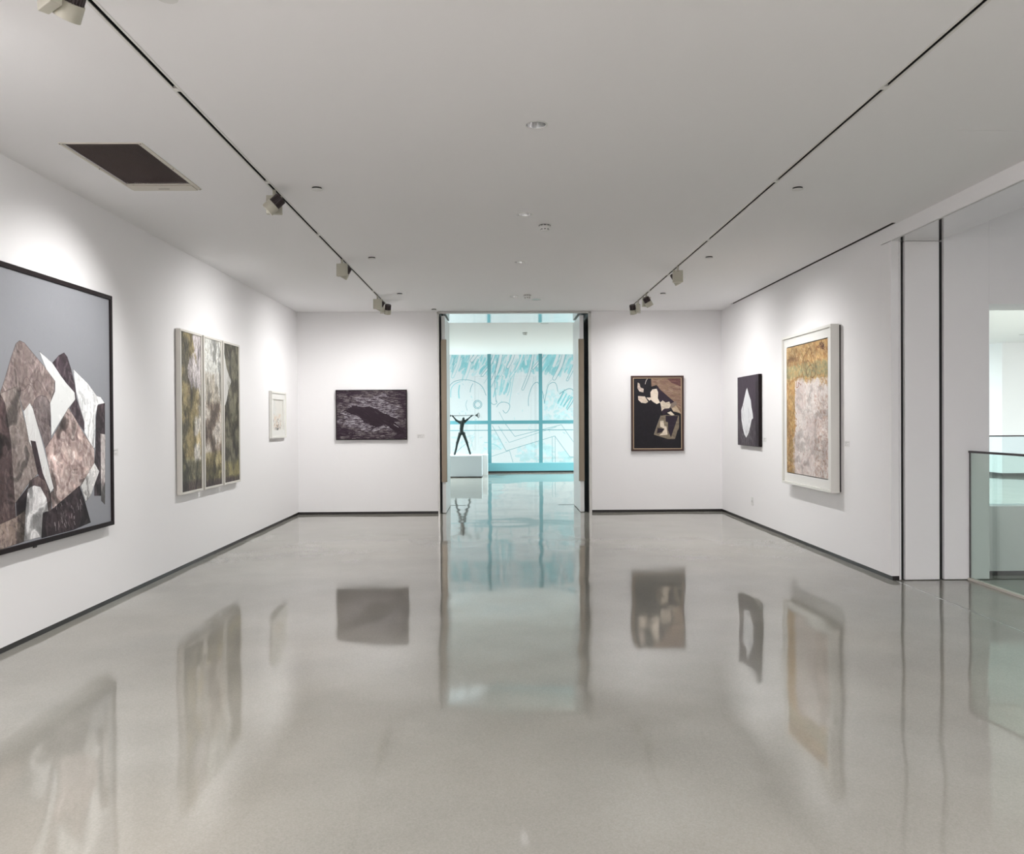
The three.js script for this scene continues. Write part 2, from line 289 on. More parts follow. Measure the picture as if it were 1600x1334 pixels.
// large left painting: overlapping slabs, arches and peaks on a grey ground
const BIG = {
  leftslab: [307, 486, 388, 450, 465, 422, 492, 526, 556, 699, 561, 745, 506, 785, 454, 841, 301, 877], leftdark: [308, 421, 388, 450, 409, 484, 434, 622, 453, 893, 382, 907, 301, 926],
  arch: [326, 486, 388, 450, 410, 398, 439, 318, 462, 267, 479, 254, 502, 259, 549, 297, 611, 347, 657, 390, 656, 429, 629, 477, 559, 480, 492, 508, 471, 438, 388, 455],
  white: [574, 281, 651, 324, 691, 369, 768, 429, 772, 458, 731, 494, 634, 605, 629, 477, 656, 429, 657, 390, 611, 347],
  obelisk: [644, 320, 678, 288, 709, 273, 727, 288, 748, 335, 769, 394, 778, 453, 797, 493, 824, 554, 823, 589, 796, 564, 759, 524, 738, 494, 772, 458, 768, 429, 718, 392, 684, 360],
  facet: [762, 334, 852, 388, 908, 438, 933, 442, 961, 468, 915, 475, 898, 523, 893, 659, 880, 669, 826, 595, 826, 549, 797, 483, 776, 423],
  tall: [912, 480, 962, 468, 960, 608, 933, 607, 934, 874, 885, 868, 886, 743, 896, 669, 901, 533], stripe: [930, 602, 963, 606, 955, 915, 930, 895],
  mount: [731, 494, 759, 524, 826, 605, 888, 669, 887, 732, 800, 817, 636, 890, 624, 827, 643, 819, 606, 674, 600, 651, 640, 610],
  arch2: [537, 498, 547, 471, 566, 454, 584, 449, 610, 455, 628, 477, 632, 525, 631, 619, 600, 651, 576, 590, 558, 553],
  slab: [495, 512, 525, 480, 540, 502, 582, 618, 644, 810, 624, 827, 568, 746, 556, 681, 520, 624], wedge: [527, 620, 551, 624, 586, 747, 624, 822, 611, 825, 561, 745],
  archdark: [506, 803, 524, 768, 561, 754, 598, 777, 628, 836, 629, 893, 609, 900, 604, 852, 573, 797, 542, 787, 516, 795],
  archlight: [499, 874, 508, 813, 524, 792, 542, 788, 573, 797, 604, 843, 613, 895, 584, 896, 576, 987, 489, 988],
  botdark: [584, 900, 636, 890, 792, 816, 822, 881, 859, 979, 752, 992, 576, 992], botleft: [300, 942, 382, 907, 453, 893, 499, 874, 489, 988, 381, 996, 299, 1007],
  black: [454, 841, 512, 790, 499, 874, 456, 890], mlight: [887, 727, 919, 767, 861, 865, 829, 887, 800, 817],
};
const bigTex = canvas(1340, 1024, (g, W, Hh) => {
  const R = rng(5);
  g.fillStyle = css([146, 147, 152]); g.fillRect(0, 0, W, Hh);
  strokes(g, R, 2600, [0, 0, W, Hh], [146, 147, 152], { len: 26, wid: 6, spread: 3, alpha: 0.16, jit: 10 });
  const fill = (pts, base, vars, n = 160, o = {}) => {
    g.save(); path(g, pts); g.closePath(); g.fillStyle = css(base); g.fill(); g.clip();
    const xs = pts.map((p) => p[0]), ys = pts.map((p) => p[1]), b = [Math.min(...xs) - 20, Math.min(...ys) - 20, Math.max(...xs), Math.max(...ys)];
    for (const v of vars) strokes(g, R, n, b, v, { len: 48, wid: 12, ang: 1.2, spread: 0.9, alpha: 0.34, jit: 22, bend: 0.7, ...o });
    strokes(g, R, n * 3, b, base, { len: 12, wid: 3, ang: 1.2, spread: 1.4, alpha: 0.35, jit: 60, bend: 0.4 });
    g.restore();
    g.strokeStyle = css(base.map((x) => x * 0.5), 0.7); g.lineWidth = 2; path(g, pts); g.closePath(); g.stroke();
  };
  const q = (k) => pairs(BIG[k], W, Hh), br = [112, 99, 96], dk = [50, 40, 43], lt = [214, 212, 210], mid = [152, 140, 134];
  // the part toward the viewer, left of what the frame of the photograph shows
  fill(pairs([0, 560, 120, 380, 210, 300, 300, 420, 330, 1000, 0, 1000], W, Hh), br, [dk, mid]); fill(pairs([60, 700, 160, 520, 240, 640, 270, 1000, 40, 1000], W, Hh), mid, [lt, br]);
  fill(q('arch'), [116, 104, 101], [[78, 66, 67], [160, 148, 143], [98, 84, 82]], 130);
  g.strokeStyle = css([88, 74, 74], 0.8); g.lineWidth = 3; curve(g, pairs([470, 470, 500, 360, 540, 420, 560, 380, 600, 430], W, Hh)); curve(g, pairs([440, 440, 500, 440, 520, 400, 560, 450, 545, 500], W, Hh));
  fill(q('white'), [228, 229, 228], [[236, 236, 236]], 40); fill(q('facet'), [206, 206, 207], [[224, 224, 224], [186, 184, 184]], 60);
  g.strokeStyle = css([140, 136, 138], 0.8); g.lineWidth = 2; for (let i = 0; i < 6; i++) curve(g, pairs([800 + i * 22, 440 + i * 8, 806 + i * 20, 500, 812 + i * 18, 540 + i * 6], W, Hh));
  fill(q('obelisk'), [56, 46, 51], [dk, [120, 108, 112], [48, 40, 46]], 70); fill(q('tall'), [46, 37, 41], [dk, [92, 80, 82]], 60); fill(q('stripe'), [170, 162, 160], [lt, br], 30);
  fill(q('leftslab'), [120, 110, 106], [[84, 73, 71], [162, 153, 148], [104, 93, 88]], 150); fill(q('leftdark'), [68, 55, 55], [dk, [108, 93, 90], [50, 40, 40]], 120);
  fill(q('mount'), [152, 134, 129], [[212, 204, 200], [106, 86, 83], [190, 178, 172], [84, 66, 65]], 110, { wid: 14, bend: 1.4 });
  fill(q('arch2'), [100, 90, 90], [[76, 66, 66], [132, 122, 120]], 70); fill(q('slab'), [220, 219, 218], [[232, 232, 232], [196, 190, 188]], 60); fill(q('wedge'), dk, [[48, 38, 42]], 30);
  fill(q('black'), [38, 30, 34], [[50, 40, 44]], 20); fill(q('botleft'), [122, 108, 100], [dk, [160, 146, 138]], 90); fill(q('botdark'), [42, 33, 36], [[28, 21, 24], [74, 63, 65]], 80);
  strokes(g, R, 40, pairs([640, 870, 800, 960], W, Hh).flat(), [196, 188, 186], { len: 22, wid: 3, ang: 1.4, spread: 0.5, alpha: 0.6 });
  fill(q('archdark'), [78, 66, 66], [dk, br], 40); fill(q('archlight'), [188, 186, 186], [[206, 204, 204], [158, 154, 154]], 120, { wid: 6, len: 24 }); fill(q('mlight'), [214, 212, 210], [lt, [180, 174, 172]], 40);
  marble(g, W, Hh, 90, 110, 0.5, 500, (r, gg, b) => Math.abs(r - gg) < 7 && b > r + 1 && r > 110 || r > 208);
});
// three tall panels
const tripTex = [0, 1, 2].map((k) => canvas(384, 1160, (g, W, Hh) => {
  const R = rng(300 + k), cols = [
    (x, y) => { const u = x / W, v = y / Hh, m = fbm(u * 4, v * 12, 5, 5); if (v < 0.34 && u > 0.1 + m * 0.9) return [186, 178, 180]; if (u > 0.3 + m * 0.8 && v < 0.8) return m > 0.5 ? [176, 160, 126] : [196, 190, 182]; if (v > 0.93) return [70, 58, 56]; if (v > 0.78) return m > 0.46 ? [142, 134, 102] : [92, 88, 72]; return m > 0.52 ? [134, 120, 86] : m > 0.42 ? [98, 90, 68] : [74, 68, 56]; },
    (x, y) => { const u = x / W, v = y / Hh, m = fbm(u * 4, v * 8, 9, 4); if (v < 0.22) return [200, 200, 196]; if (v < 0.42) return m > 0.44 ? [196, 192, 186] : [160, 152, 140]; if (v < 0.76) return m > 0.52 ? [190, 182, 174] : m > 0.4 ? [138, 124, 112] : [84, 72, 66]; if (v < 0.86) return m > 0.46 ? [150, 138, 104] : [96, 86, 58]; if (v < 0.95) return m > 0.5 ? [134, 126, 92] : [78, 72, 50]; return [62, 50, 50]; },
    (x, y) => { const u = x / W, v = y / Hh, m = fbm(u * 5, v * 14, 13, 5); if (v > 0.95) return [58, 48, 48]; if (v > 0.84) return m > 0.48 ? [128, 120, 80] : [86, 80, 58]; return m > 0.54 ? [108, 105, 88] : m > 0.44 ? [78, 74, 61] : [54, 50, 42]; },
  ][k];
  g.fillStyle = css([110, 104, 84]); g.fillRect(0, 0, W, Hh);
  strokes(g, R, 9000, [-10, -30, W, Hh], cols, { len: 30, wid: 8, ang: 1.5, spread: 0.5, alpha: 0.6, jit: 24 });
  strokes(g, R, 1500, [0, 0, W, Hh], (x, y) => cols(x, y).map((c) => c * 0.62), { len: 34, wid: 3, ang: 1.55, spread: 0.6, alpha: 0.5, bend: 1 });
  strokes(g, R, 1400, [0, 0, W, Hh], (x, y) => cols(x, y).map((c) => c * 1.35 + 20), { len: 14, wid: 2.4, ang: 1.5, spread: 0.9, alpha: 0.5, bend: 1 });
  marble(g, W, Hh, 60, 150, 0.36, 600 + k * 40);
  if (k === 1) { strokes(g, R, 260, [20, Hh * 0.34, W - 20, Hh * 0.68], [70, 58, 54], { len: 34, wid: 3, ang: 1.2, spread: 1.2, alpha: 0.6, bend: 1.4 }); g.strokeStyle = css([60, 50, 40], 0.8); g.lineWidth = 6; for (let i = 0; i < 7; i++) { g.beginPath(); g.ellipse(28 + i * 55, Hh * 0.9, 18, 52, 0, Math.PI, 0); g.stroke(); } g.lineWidth = 4; g.strokeStyle = css([200, 196, 190], 0.7); curve(g, [[30, 520], [60, 220], [100, 330], [120, 560]]); curve(g, [[220, 560], [280, 110], [350, 170], [366, 520]]); }
  if (k === 2) { g.fillStyle = css([204, 202, 198]); path(g, [[4, 60], [40, 130], [70, 200], [110, 240], [190, 310], [120, 380], [70, 470], [30, 520], [4, 500], [20, 300]]); g.closePath(); g.fill(); strokes(g, R, 60, [0, 60, 150, 480], [186, 184, 178], { len: 40, wid: 8, ang: 1.4, spread: 0.3 }); strokes(g, R, 500, [110, 0, W, Hh], cols, { len: 52, wid: 12, ang: 1.5, spread: 0.3, alpha: 0.6 }); }
  if (k === 0) { strokes(g, R, 120, [120, 120, 220, 420], [70, 58, 50], { len: 70, wid: 4, ang: 1.5, spread: 0.2, alpha: 0.55 }); strokes(g, R, 60, [270, 300, W, 700], [88, 76, 66], { len: 40, wid: 4, ang: 1.5, spread: 0.5, alpha: 0.6 }); }
}));
const smallTex = canvas(420, 360, (g, W, Hh) => {
  const R = rng(17); g.fillStyle = css([222, 220, 214]); g.fillRect(0, 0, W, Hh);
  strokes(g, R, 60, [20, 20, W * 0.4, Hh * 0.5], [196, 204, 206], { len: 40, wid: 8, ang: 1, spread: 0.6, alpha: 0.4 });
  strokes(g, R, 90, [60, Hh * 0.45, W - 70, Hh * 0.85], [204, 160, 116], { len: 34, wid: 5, ang: 1.4, spread: 0.8, alpha: 0.7, bend: 1 });
  strokes(g, R, 40, [50, Hh * 0.6, W - 60, Hh * 0.92], [74, 66, 70], { len: 26, wid: 5, ang: 1.4, spread: 1, alpha: 0.8, bend: 1.2 });
  strokes(g, R, 24, [140, Hh * 0.8, W * 0.6, Hh * 0.96], [30, 30, 30], { len: 26, wid: 7, ang: 0.3, spread: 0.5, alpha: 0.9 });
});
// crow: coordinates of the 960 x 675 canvas
const crowTex = canvas(960, 675, (g, W, Hh) => {
  const R = rng(23); g.fillStyle = css([50, 38, 48]); g.fillRect(0, 0, W, Hh);
  const inside = (x, y) => { const d = Math.hypot((x - 450) / 540, (y - 330) / 370) + (fbm(x / 90, y / 60, 31, 3) - 0.45) * 0.9; return d; };
  strokes(g, R, 5200, [-30, 0, W, Hh], (x, y, r) => { const d = inside(x, y); return d < 0.72 ? (r() < 0.8 ? [204, 201, 205] : [96, 86, 94]) : d < 0.98 ? (r() < 0.5 ? [160, 156, 150] : [70, 58, 66]) : (r() < 0.14 ? [118, 110, 112] : [50, 38, 48]); }, { len: 46, wid: 3.4, spread: 0.06, alpha: 0.75, jit: 22, bend: 0.05 });
  strokes(g, R, 700, [0, 0, W * 0.4, Hh], (x, y) => (inside(x, y) < 0.95 ? [150, 148, 150] : [58, 46, 58]), { len: 14, wid: 2, ang: 1.57, spread: 0.08, alpha: 0.5 });
  strokes(g, R, 700, [0, 0, W, Hh], [44, 33, 42], { len: 34, wid: 2.4, spread: 0.05, alpha: 0.6 });
  const T = ([x, y]) => [x - 232, y - 262], poly = (p, c) => { g.fillStyle = css(c); path(g, p.map(T)); g.closePath(); g.fill(); };
  const body = [[312, 552], [345, 530], [375, 522], [410, 500], [450, 482], [500, 472], [560, 480], [680, 480], [730, 500], [800, 530], [860, 570], [940, 598], [985, 622], [1060, 655], [1105, 690], [1060, 690], [1110, 710], [1040, 712], [1105, 765], [1150, 820], [1170, 860], [1130, 868], [1060, 850], [990, 800], [930, 745], [890, 735], [800, 765], [740, 760], [680, 730], [610, 700], [570, 650], [530, 620], [480, 600], [430, 590], [400, 568], [370, 565], [325, 572], [345, 556]];
  poly(body, [46, 35, 43]);
  g.save(); path(g, body.map(T)); g.closePath(); g.clip(); strokes(g, R, 420, [80, 200, 900, 620], (x, y, r) => (r() < 0.3 ? [80, 71, 78] : [42, 32, 40]), { len: 60, wid: 7, ang: 0.5, spread: 0.3, alpha: 0.35 }); g.restore();
  g.lineWidth = 9; g.strokeStyle = css([44, 33, 41]); path(g, [[790, 755], [740, 790], [690, 812]].map(T)); g.stroke(); path(g, [[740, 755], [715, 785], [675, 790]].map(T)); g.stroke(); path(g, [[740, 790], [690, 835]].map(T)); g.stroke(); path(g, [[885, 740], [920, 770]].map(T)); g.stroke();
  g.lineWidth = 5; g.strokeStyle = css([190, 186, 190]); path(g, [[520, 474], [600, 482], [680, 476]].map(T)); g.stroke(); for (const p of [[[1035, 705], [1100, 712]], [[1020, 735], [1085, 775]], [[975, 620], [1060, 640]]]) { path(g, p.map(T)); g.stroke(); }
  g.lineWidth = 4; path(g, [[330, 560], [365, 552]].map(T)); g.stroke();
});
// dark collage painting: coordinates of the 640 x 960 canvas
const collageTex = canvas(640, 960, (g, W, Hh) => {
  const R = rng(29), T = ([x, y]) => [x - 188, y - 188]; g.fillStyle = css([36, 34, 38]); g.fillRect(0, 0, W, Hh);
  const poly = (p, c, n = 0, v = []) => { const q = p.map(T); g.save(); g.fillStyle = css(c); path(g, q); g.closePath(); g.fill(); g.clip(); const xs = q.map((a) => a[0]), ys = q.map((a) => a[1]); for (const k of v) strokes(g, R, n, [Math.min(...xs) - 20, Math.min(...ys), Math.max(...xs), Math.max(...ys)], k, { len: 60, wid: 14, ang: 0.2, spread: 0.5, alpha: 0.4, jit: 10 }); g.restore(); };
  strokes(g, R, 500, [0, 0, W, Hh], [40, 36, 42], { len: 80, wid: 20, spread: 3, alpha: 0.3, jit: 8 });
  poly([[425, 188], [828, 188], [828, 680], [760, 640], [640, 470], [500, 280], [430, 300]], [140, 114, 98], 120, [[112, 82, 78], [176, 156, 136], [126, 104, 84]]);
  poly([[640, 188], [828, 188], [828, 300], [700, 250]], [98, 66, 66], 30, [[84, 54, 58], [124, 92, 84]]);
  poly([[488, 290], [775, 545], [590, 690], [560, 640], [545, 520], [525, 440]], [54, 44, 54], 30, [[66, 54, 64]]);
  poly([[640, 560], [760, 500], [775, 545], [700, 600]], [132, 118, 108]); poly([[700, 600], [760, 560], [828, 670], [720, 640]], [190, 170, 146], 20, [[160, 136, 112]]);
  poly([[245, 245], [270, 260], [280, 310], [325, 330], [320, 380], [265, 365], [240, 320]], [212, 196, 184], 20, [[170, 150, 140]]); poly([[248, 430], [340, 435], [385, 510], [350, 530], [290, 520], [250, 480]], [220, 204, 188], 20, [[190, 172, 156]]);
  poly([[360, 450], [420, 450], [415, 380], [440, 340], [500, 330], [520, 380], [515, 460], [545, 520], [500, 540], [450, 510], [420, 480], [400, 495]], [226, 212, 196], 24, [[196, 178, 160]]);
  poly([[545, 520], [580, 490], [620, 520], [670, 508], [690, 550], [670, 600], [600, 605], [565, 640], [560, 580]], [216, 202, 184], 24, [[168, 150, 132]]);
  poly([[640, 660], [690, 640], [740, 690], [700, 700]], [222, 208, 190]); poly([[560, 700], [620, 690], [800, 700], [800, 860], [745, 1020], [650, 1020], [460, 960], [520, 800]], [128, 116, 100], 60, [[92, 82, 74], [150, 138, 118]]);
  poly([[620, 700], [790, 705], [690, 1000], [650, 900], [650, 790], [620, 780]], [50, 42, 52], 20, [[60, 50, 60]]); poly([[545, 770], [590, 770], [600, 840], [630, 850], [645, 960], [600, 965], [530, 970], [575, 930], [605, 880], [545, 850]], [218, 204, 186], 14, [[180, 164, 144]]);
  poly([[510, 870], [600, 880], [560, 930], [500, 940]], [46, 38, 46]); poly([[780, 900], [828, 880], [828, 1147], [700, 1147], [745, 1020]], [36, 34, 38]);
  g.strokeStyle = css([190, 182, 176]); g.lineWidth = 8; curve(g, [[345, 265], [355, 220], [375, 195]].map(T)); g.strokeStyle = css([150, 140, 128]); g.lineWidth = 6; curve(g, [[465, 950], [500, 840], [555, 700]].map(T));
});
const flameTex = canvas(512, 522, (g, W, Hh) => {
  const R = rng(37); g.fillStyle = css([64, 56, 66]); g.fillRect(0, 0, W, Hh);
  strokes(g, R, 1500, [-20, 0, W, Hh], (x, y, r) => (x > W * 0.86 ? [40, 34, 40] : y > Hh * 0.6 ? (r() < 0.4 ? [108, 104, 106] : [70, 64, 70]) : [70, 60, 72]), { len: 50, wid: 14, ang: 1.3, spread: 0.6, alpha: 0.35, jit: 10 });
  const p = pairs([476, 167, 552, 259, 650, 353, 678, 446, 737, 538, 751, 606, 684, 629, 622, 721, 545, 815, 427, 887, 334, 842, 255, 747, 192, 629, 178, 486, 260, 415, 341, 310, 421, 207], W, Hh);
  g.fillStyle = css([226, 227, 230]); path(g, p); g.closePath(); g.fill();
  g.save(); path(g, p); g.closePath(); g.clip(); strokes(g, R, 120, [80, 200, 400, 470], (x, y, r) => (r() < 0.25 + Math.max(0, y - 330) / 400 ? [130, 126, 134] : [236, 236, 238]), { len: 36, wid: 8, ang: 1.3, spread: 0.5, alpha: 0.5 }); g.restore();
  strokes(g, R, 60, [90, 370, 330, 480], [176, 174, 178], { len: 30, wid: 5, ang: 1.2, spread: 0.5, alpha: 0.4 });
});
const ochreTex = canvas(720, 864, (g, W, Hh) => {                   // warm ground, pale scraped field, scribbled loops
  const R = rng(43); g.fillStyle = css([176, 146, 100]); g.fillRect(0, 0, W, Hh); g.fillStyle = css([206, 196, 190]); g.fillRect(W * 0.22, Hh * 0.27, W, Hh);
  const col = (x, y, r) => {
    const u = x / W, v = y / Hh, m = fbm(u * 5, v * 5, 47, 4), field = u > 0.22 + (m - 0.45) * 0.4 && v > 0.265 + (m - 0.45) * 0.25;
    if (field) { if (u > 0.7 && v > 0.38 && r() < 0.34) return r() < 0.5 ? [150, 118, 106] : [182, 154, 138]; return r() < 0.14 ? [182, 160, 152] : m > 0.42 ? [216, 209, 205] : [198, 185, 182]; }
    if (v > 0.14 && v < 0.24 + (m - 0.5) * 0.1) return r() < 0.6 ? [128, 132, 104] : [172, 156, 116];
    return r() < 0.25 ? [204, 178, 138] : r() < 0.5 ? [150, 108, 68] : m > 0.5 ? [188, 150, 94] : [134, 112, 76];
  };
  strokes(g, R, 5200, [-10, -20, W, Hh], col, { len: 30, wid: 11, ang: 1.2, spread: 1.4, alpha: 0.5, jit: 14 });
  strokes(g, R, 700, [W * 0.3, Hh * 0.3, W, Hh], (x, y, r) => (x > W * 0.68 || r() < 0.3 ? [140, 104, 92] : [186, 160, 152]), { len: 22, wid: 3, ang: 0.2, spread: 1.6, alpha: 0.5, bend: 1 });
  marble(g, W, Hh, 90, 60, 0.13, 800);
  g.strokeStyle = css([96, 62, 42], 0.85); g.lineWidth = 4.5; const S = (a) => curve(g, pairs(a, W, Hh));
  S([445, 250, 370, 190, 450, 90, 550, 60, 590, 30, 650, 90, 720, 150, 755, 215, 700, 260, 610, 270, 660, 150, 490, 200, 560, 255]); S([520, 250, 480, 160, 560, 120, 620, 180, 560, 240]); S([640, 40, 600, 120, 700, 170, 640, 230]);
  for (let i = 0; i < 8; i++) { const x = 30 + i * 36; S([x, 150, x + 10, 60, x + 24, 140, x + 30, 70]); }
  S([710, 90, 760, 30, 800, 60, 840, 10, 860, 70, 930, 60]); S([800, 40, 870, 20, 900, 80]); strokes(g, R, 30, pairs([820, 20, 900, 60], W, Hh).flat(), [84, 56, 46], { len: 26, wid: 7, spread: 0.8, alpha: 0.7 });
  g.lineWidth = 6; g.strokeStyle = css([128, 74, 50], 0.7); S([260, 290, 240, 330, 330, 320, 300, 280, 380, 310]); S([30, 640, 80, 560, 100, 700, 50, 820]);
});
const cardTex = canvas(128, 64, (g, W, Hh) => { g.fillStyle = css([232, 230, 229]); g.fillRect(0, 0, W, Hh); g.fillStyle = css([176, 174, 174]); g.fillRect(14, 12, 70, 5); g.fillRect(14, 24, 48, 4); g.fillRect(88, 12, 26, 4); g.fillStyle = css([196, 194, 194]); g.fillRect(14, 38, 22, 14); g.fillRect(44, 40, 60, 3); g.fillRect(44, 48, 50, 3); });

// ------------------------------------------------------------------ pictures
const art = (t, roughness = 0.55, more = {}) => new THREE.MeshPhysicalMaterial({ map: t, roughness, specularIntensity: 0.4, ...more });
const frame4 = (w, h, b, d0, d1, r = 0.003) => [rbox(-w / 2, w / 2, h / 2 - b, h / 2, d0, d1, r), rbox(-w / 2, w / 2, -h / 2, -h / 2 + b, d0, d1, r), rbox(-w / 2, -w / 2 + b, -h / 2 + b, h / 2 - b, d0, d1, r), rbox(w / 2 - b, w / 2, -h / 2 + b, h / 2 - b, d0, d1, r)];
const sheet = (w, h, z) => new THREE.PlaneGeometry(w, h).translate(0, 0, z);
const TURN = { left: Math.PI / 2, back: 0, right: -Math.PI / 2 };
// local frame: x to the viewer's right, z out of the wall
const picture = (name, label, side, c, group) => thing(name, label, 'painting', c, TURN[side], group);
const fr = { dark: std([0.018, 0.013, 0.014], 0.5, { specularIntensity: 0.2 }), pale: std([0.66, 0.63, 0.58], 0.5), white: std([0.78, 0.765, 0.72], 0.45), wood: std([0.06, 0.028, 0.022], 0.35), gilt: std([0.55, 0.42, 0.28], 0.4, { metalness: 0.6 }), mat: std([0.78, 0.77, 0.74], 0.9), wire: std([0.04, 0.03, 0.03], 0.5) };
const mid = (a, b) => (a + b) / 2;
{
  const p = picture('framed_painting', 'large dark framed painting of grey and brown slabs, arches and peaks', 'left', [XL, mid(0.66, 2.545), mid(-6.765, -4.3)]), w = 2.465, h = 1.885;
  mesh('frame', frame4(w, h, 0.034, 0.012, 0.06), fr.dark, p); mesh('backing', box(-w / 2 + 0.03, w / 2 - 0.03, -h / 2 + 0.03, h / 2 - 0.03, 0.002, 0.04), fr.wire, p);
  mesh('canvas', sheet(w - 0.052, h - 0.052, 0.046), art(bigTex, 0.5), p); mesh('wire', rbox(0.12, 0.16, -h / 2 - 0.02, -h / 2 + 0.01, 0.02, 0.03, 0.004), fr.wire, p);
}
[[-8.20, -8.795, 'leftmost narrow panel of the triptych, olive brown mass under a lilac sky'], [-8.85, -9.425, 'middle narrow panel of the triptych, pale with dark scribbles and arches at foot'], [-9.475, -10.06, 'rightmost narrow panel of the triptych, dark green with a pale wedge']].forEach(([z0, z1, label], k) => {
  const p = picture('triptych_panel', label, 'left', [XL, mid(0.77, 2.445), mid(z0, z1)], 'three tall panels of the triptych'), w = z0 - z1, h = 1.675;
  mesh('frame', frame4(w, h, 0.024, 0.006, 0.056), fr.pale, p); mesh('backing', box(-w / 2 + 0.024, w / 2 - 0.024, -h / 2 + 0.024, h / 2 - 0.024, 0.002, 0.036), fr.pale, p); mesh('canvas', sheet(w - 0.046, h - 0.046, 0.046), art(tripTex[k], 0.45), p);
});
{
  const p = picture('framed_drawing', 'small cream framed drawing near the left corner', 'left', [XL, mid(1.265, 1.94), mid(-11.5, -12.28)]), w = 0.78, h = 0.675;
  mesh('frame', frame4(w, h, 0.03, 0.004, 0.045), fr.white, p); mesh('mat', frame4(w - 0.06, h - 0.06, 0.085, 0.006, 0.032, 0.001), fr.mat, p); mesh('sheet', sheet(w - 0.2, h - 0.2, 0.014), art(smallTex, 0.8), p);
}
{
  const p = picture('framed_painting', 'black framed painting of a crow bending forward on a streaked ground', 'back', [mid(-2.627, -1.487), mid(1.203, 2.007), ZB]), w = 1.14, h = 0.804;
  mesh('frame', frame4(w, h, 0.014, 0.01, 0.05), fr.dark, p); mesh('backing', box(-w / 2 + 0.012, w / 2 - 0.012, -h / 2 + 0.012, h / 2 - 0.012, 0.002, 0.04), fr.wire, p); mesh('canvas', sheet(w - 0.026, h - 0.026, 0.044), art(crowTex, 0.6), p);
}
{
  const p = picture('framed_painting', 'upright brown framed collage of pale shards on black beside the doorway', 'back', [mid(2.131, 2.983), mid(0.992, 2.209), ZB]), w = 0.852, h = 1.217;
  mesh('frame', frame4(w, h, 0.032, 0.006, 0.05), fr.wood, p); mesh('gilt_slip', frame4(w - 0.062, h - 0.062, 0.012, 0.008, 0.044, 0.002), fr.gilt, p); mesh('backing', box(-w / 2 + 0.03, w / 2 - 0.03, -h / 2 + 0.03, h / 2 - 0.03, 0.002, 0.03), fr.wire, p); mesh('canvas', sheet(w - 0.084, h - 0.084, 0.034), art(collageTex, 0.5), p);
}
{
  const p = picture('canvas_painting', 'unframed dark canvas with a white flame shape on the right wall', 'right', [XR, mid(1.115, 2.12), mid(-12.1, -11.115)]), w = 0.985, h = 1.005;
  mesh('stretcher', rbox(-w / 2, w / 2, -h / 2, h / 2, 0.004, 0.05, 0.004), fr.dark, p); mesh('canvas', sheet(w - 0.006, h - 0.006, 0.0508), art(flameTex, 0.55), p);
}
{
  const p = picture('framed_painting', 'deep white framed ochre and pale abstract painting on the right wall', 'right', [XR, mid(0.71, 2.50), mid(-10.03, -8.535)]), w = 1.495, h = 1.79;
  mesh('cleat', box(-w / 2 + 0.01, w / 2 - 0.01, -h / 2 + 0.01, h / 2 - 0.01, 0.001, 0.018), fr.wire, p); mesh('frame', frame4(w, h, 0.03, 0.018, 0.112), fr.white, p); mesh('mat', frame4(w - 0.06, h - 0.06, 0.1, 0.02, 0.09, 0.001), fr.mat, p); mesh('canvas', sheet(w - 0.245, h - 0.28, 0.0915), art(ochreTex, 0.6), p);
}
// caption cards and a socket
for (const [side, c, label] of [['left', [XL, 1.252, -6.90], 'white caption card right of the large slab painting'], ['back', [-1.27, 1.254, ZB], 'white caption card right of the crow painting'], ['right', [XR, 1.215, -11.01], 'white caption card beside the white flame canvas'], ['right', [XR, 1.235, -8.39], 'white caption card beside the deep white frame']]) {
  const o = thing('caption_card', label, 'label', c, TURN[side], 'caption cards by the pictures');
  mesh('card', box(-0.065, 0.065, -0.032, 0.032, 0.0005, 0.002), M.wall, o); mesh('print', sheet(0.129, 0.063, 0.0024), art(cardTex, 0.8), o);
}
{
  const o = thing('wall_socket', 'small white socket low on the right wall', 'socket', [XR, 0.324, -11.555], TURN.right);
  mesh('plate', rbox(-0.043, 0.043, -0.06, 0.06, 0.0005, 0.009, 0.003), M.whitePlastic, o); mesh('slot', [box(-0.012, -0.008, -0.014, 0.014, 0.009, 0.0096), box(0.008, 0.012, -0.014, 0.014, 0.009, 0.0096)], M.black, o);
}

// ------------------------------------------------------------------ ceiling fittings
TRACKS.forEach(({ x, end }, i) => {
  const t = thing('light_track', ['flush ceiling lighting track along the left', 'flush ceiling lighting track along the right'][i], 'track', [x, H, 0], 0, 'ceiling lighting tracks'), z1 = ZR - 0.3;
  mesh('flange', [box(-0.024, -0.0105, -0.002, 0.003, end, z1), box(0.0105, 0.024, -0.002, 0.003, end, z1)], M.trackWhite, t);
  mesh('channel', [box(-0.0215, -0.011, 0.003, 0.04, end, z1), box(0.011, 0.0215, 0.003, 0.04, end, z1), box(-0.0215, 0.0215, 0.04, 0.05, end, z1)], M.black, t);
  for (const z of [end + 0.012, ...(i ? [-4.322, -6.017, -7.986, -9.9, -11.157] : [-4.348, -6.028, -7.721, -9.4, -11.068]), -2.65]) mesh('joint', rbox(-0.0105, 0.0105, -0.003, 0.012, z - 0.022, z + 0.022, 0.001), M.trackWhite, t);
});
function starShape(r0, r1, n) { const s = new THREE.Shape(); for (let i = 0; i < n * 4; i++) { const a = (i / (n * 4)) * Math.PI * 2, r = i % 4 < 2 ? r1 : r0; i ? s.lineTo(r * Math.cos(a), r * Math.sin(a)) : s.moveTo(r * Math.cos(a), r * Math.sin(a)); } return s; }
const finGeo = mergeGeometries([new THREE.ExtrudeGeometry(starShape(0.036, 0.046, 22), { depth: 0.07, bevelEnabled: false }), cyl(0.04, 0.04, 0.006, 28).rotateX(Math.PI / 2).translate(0, 0, -0.002).toNonIndexed()]);
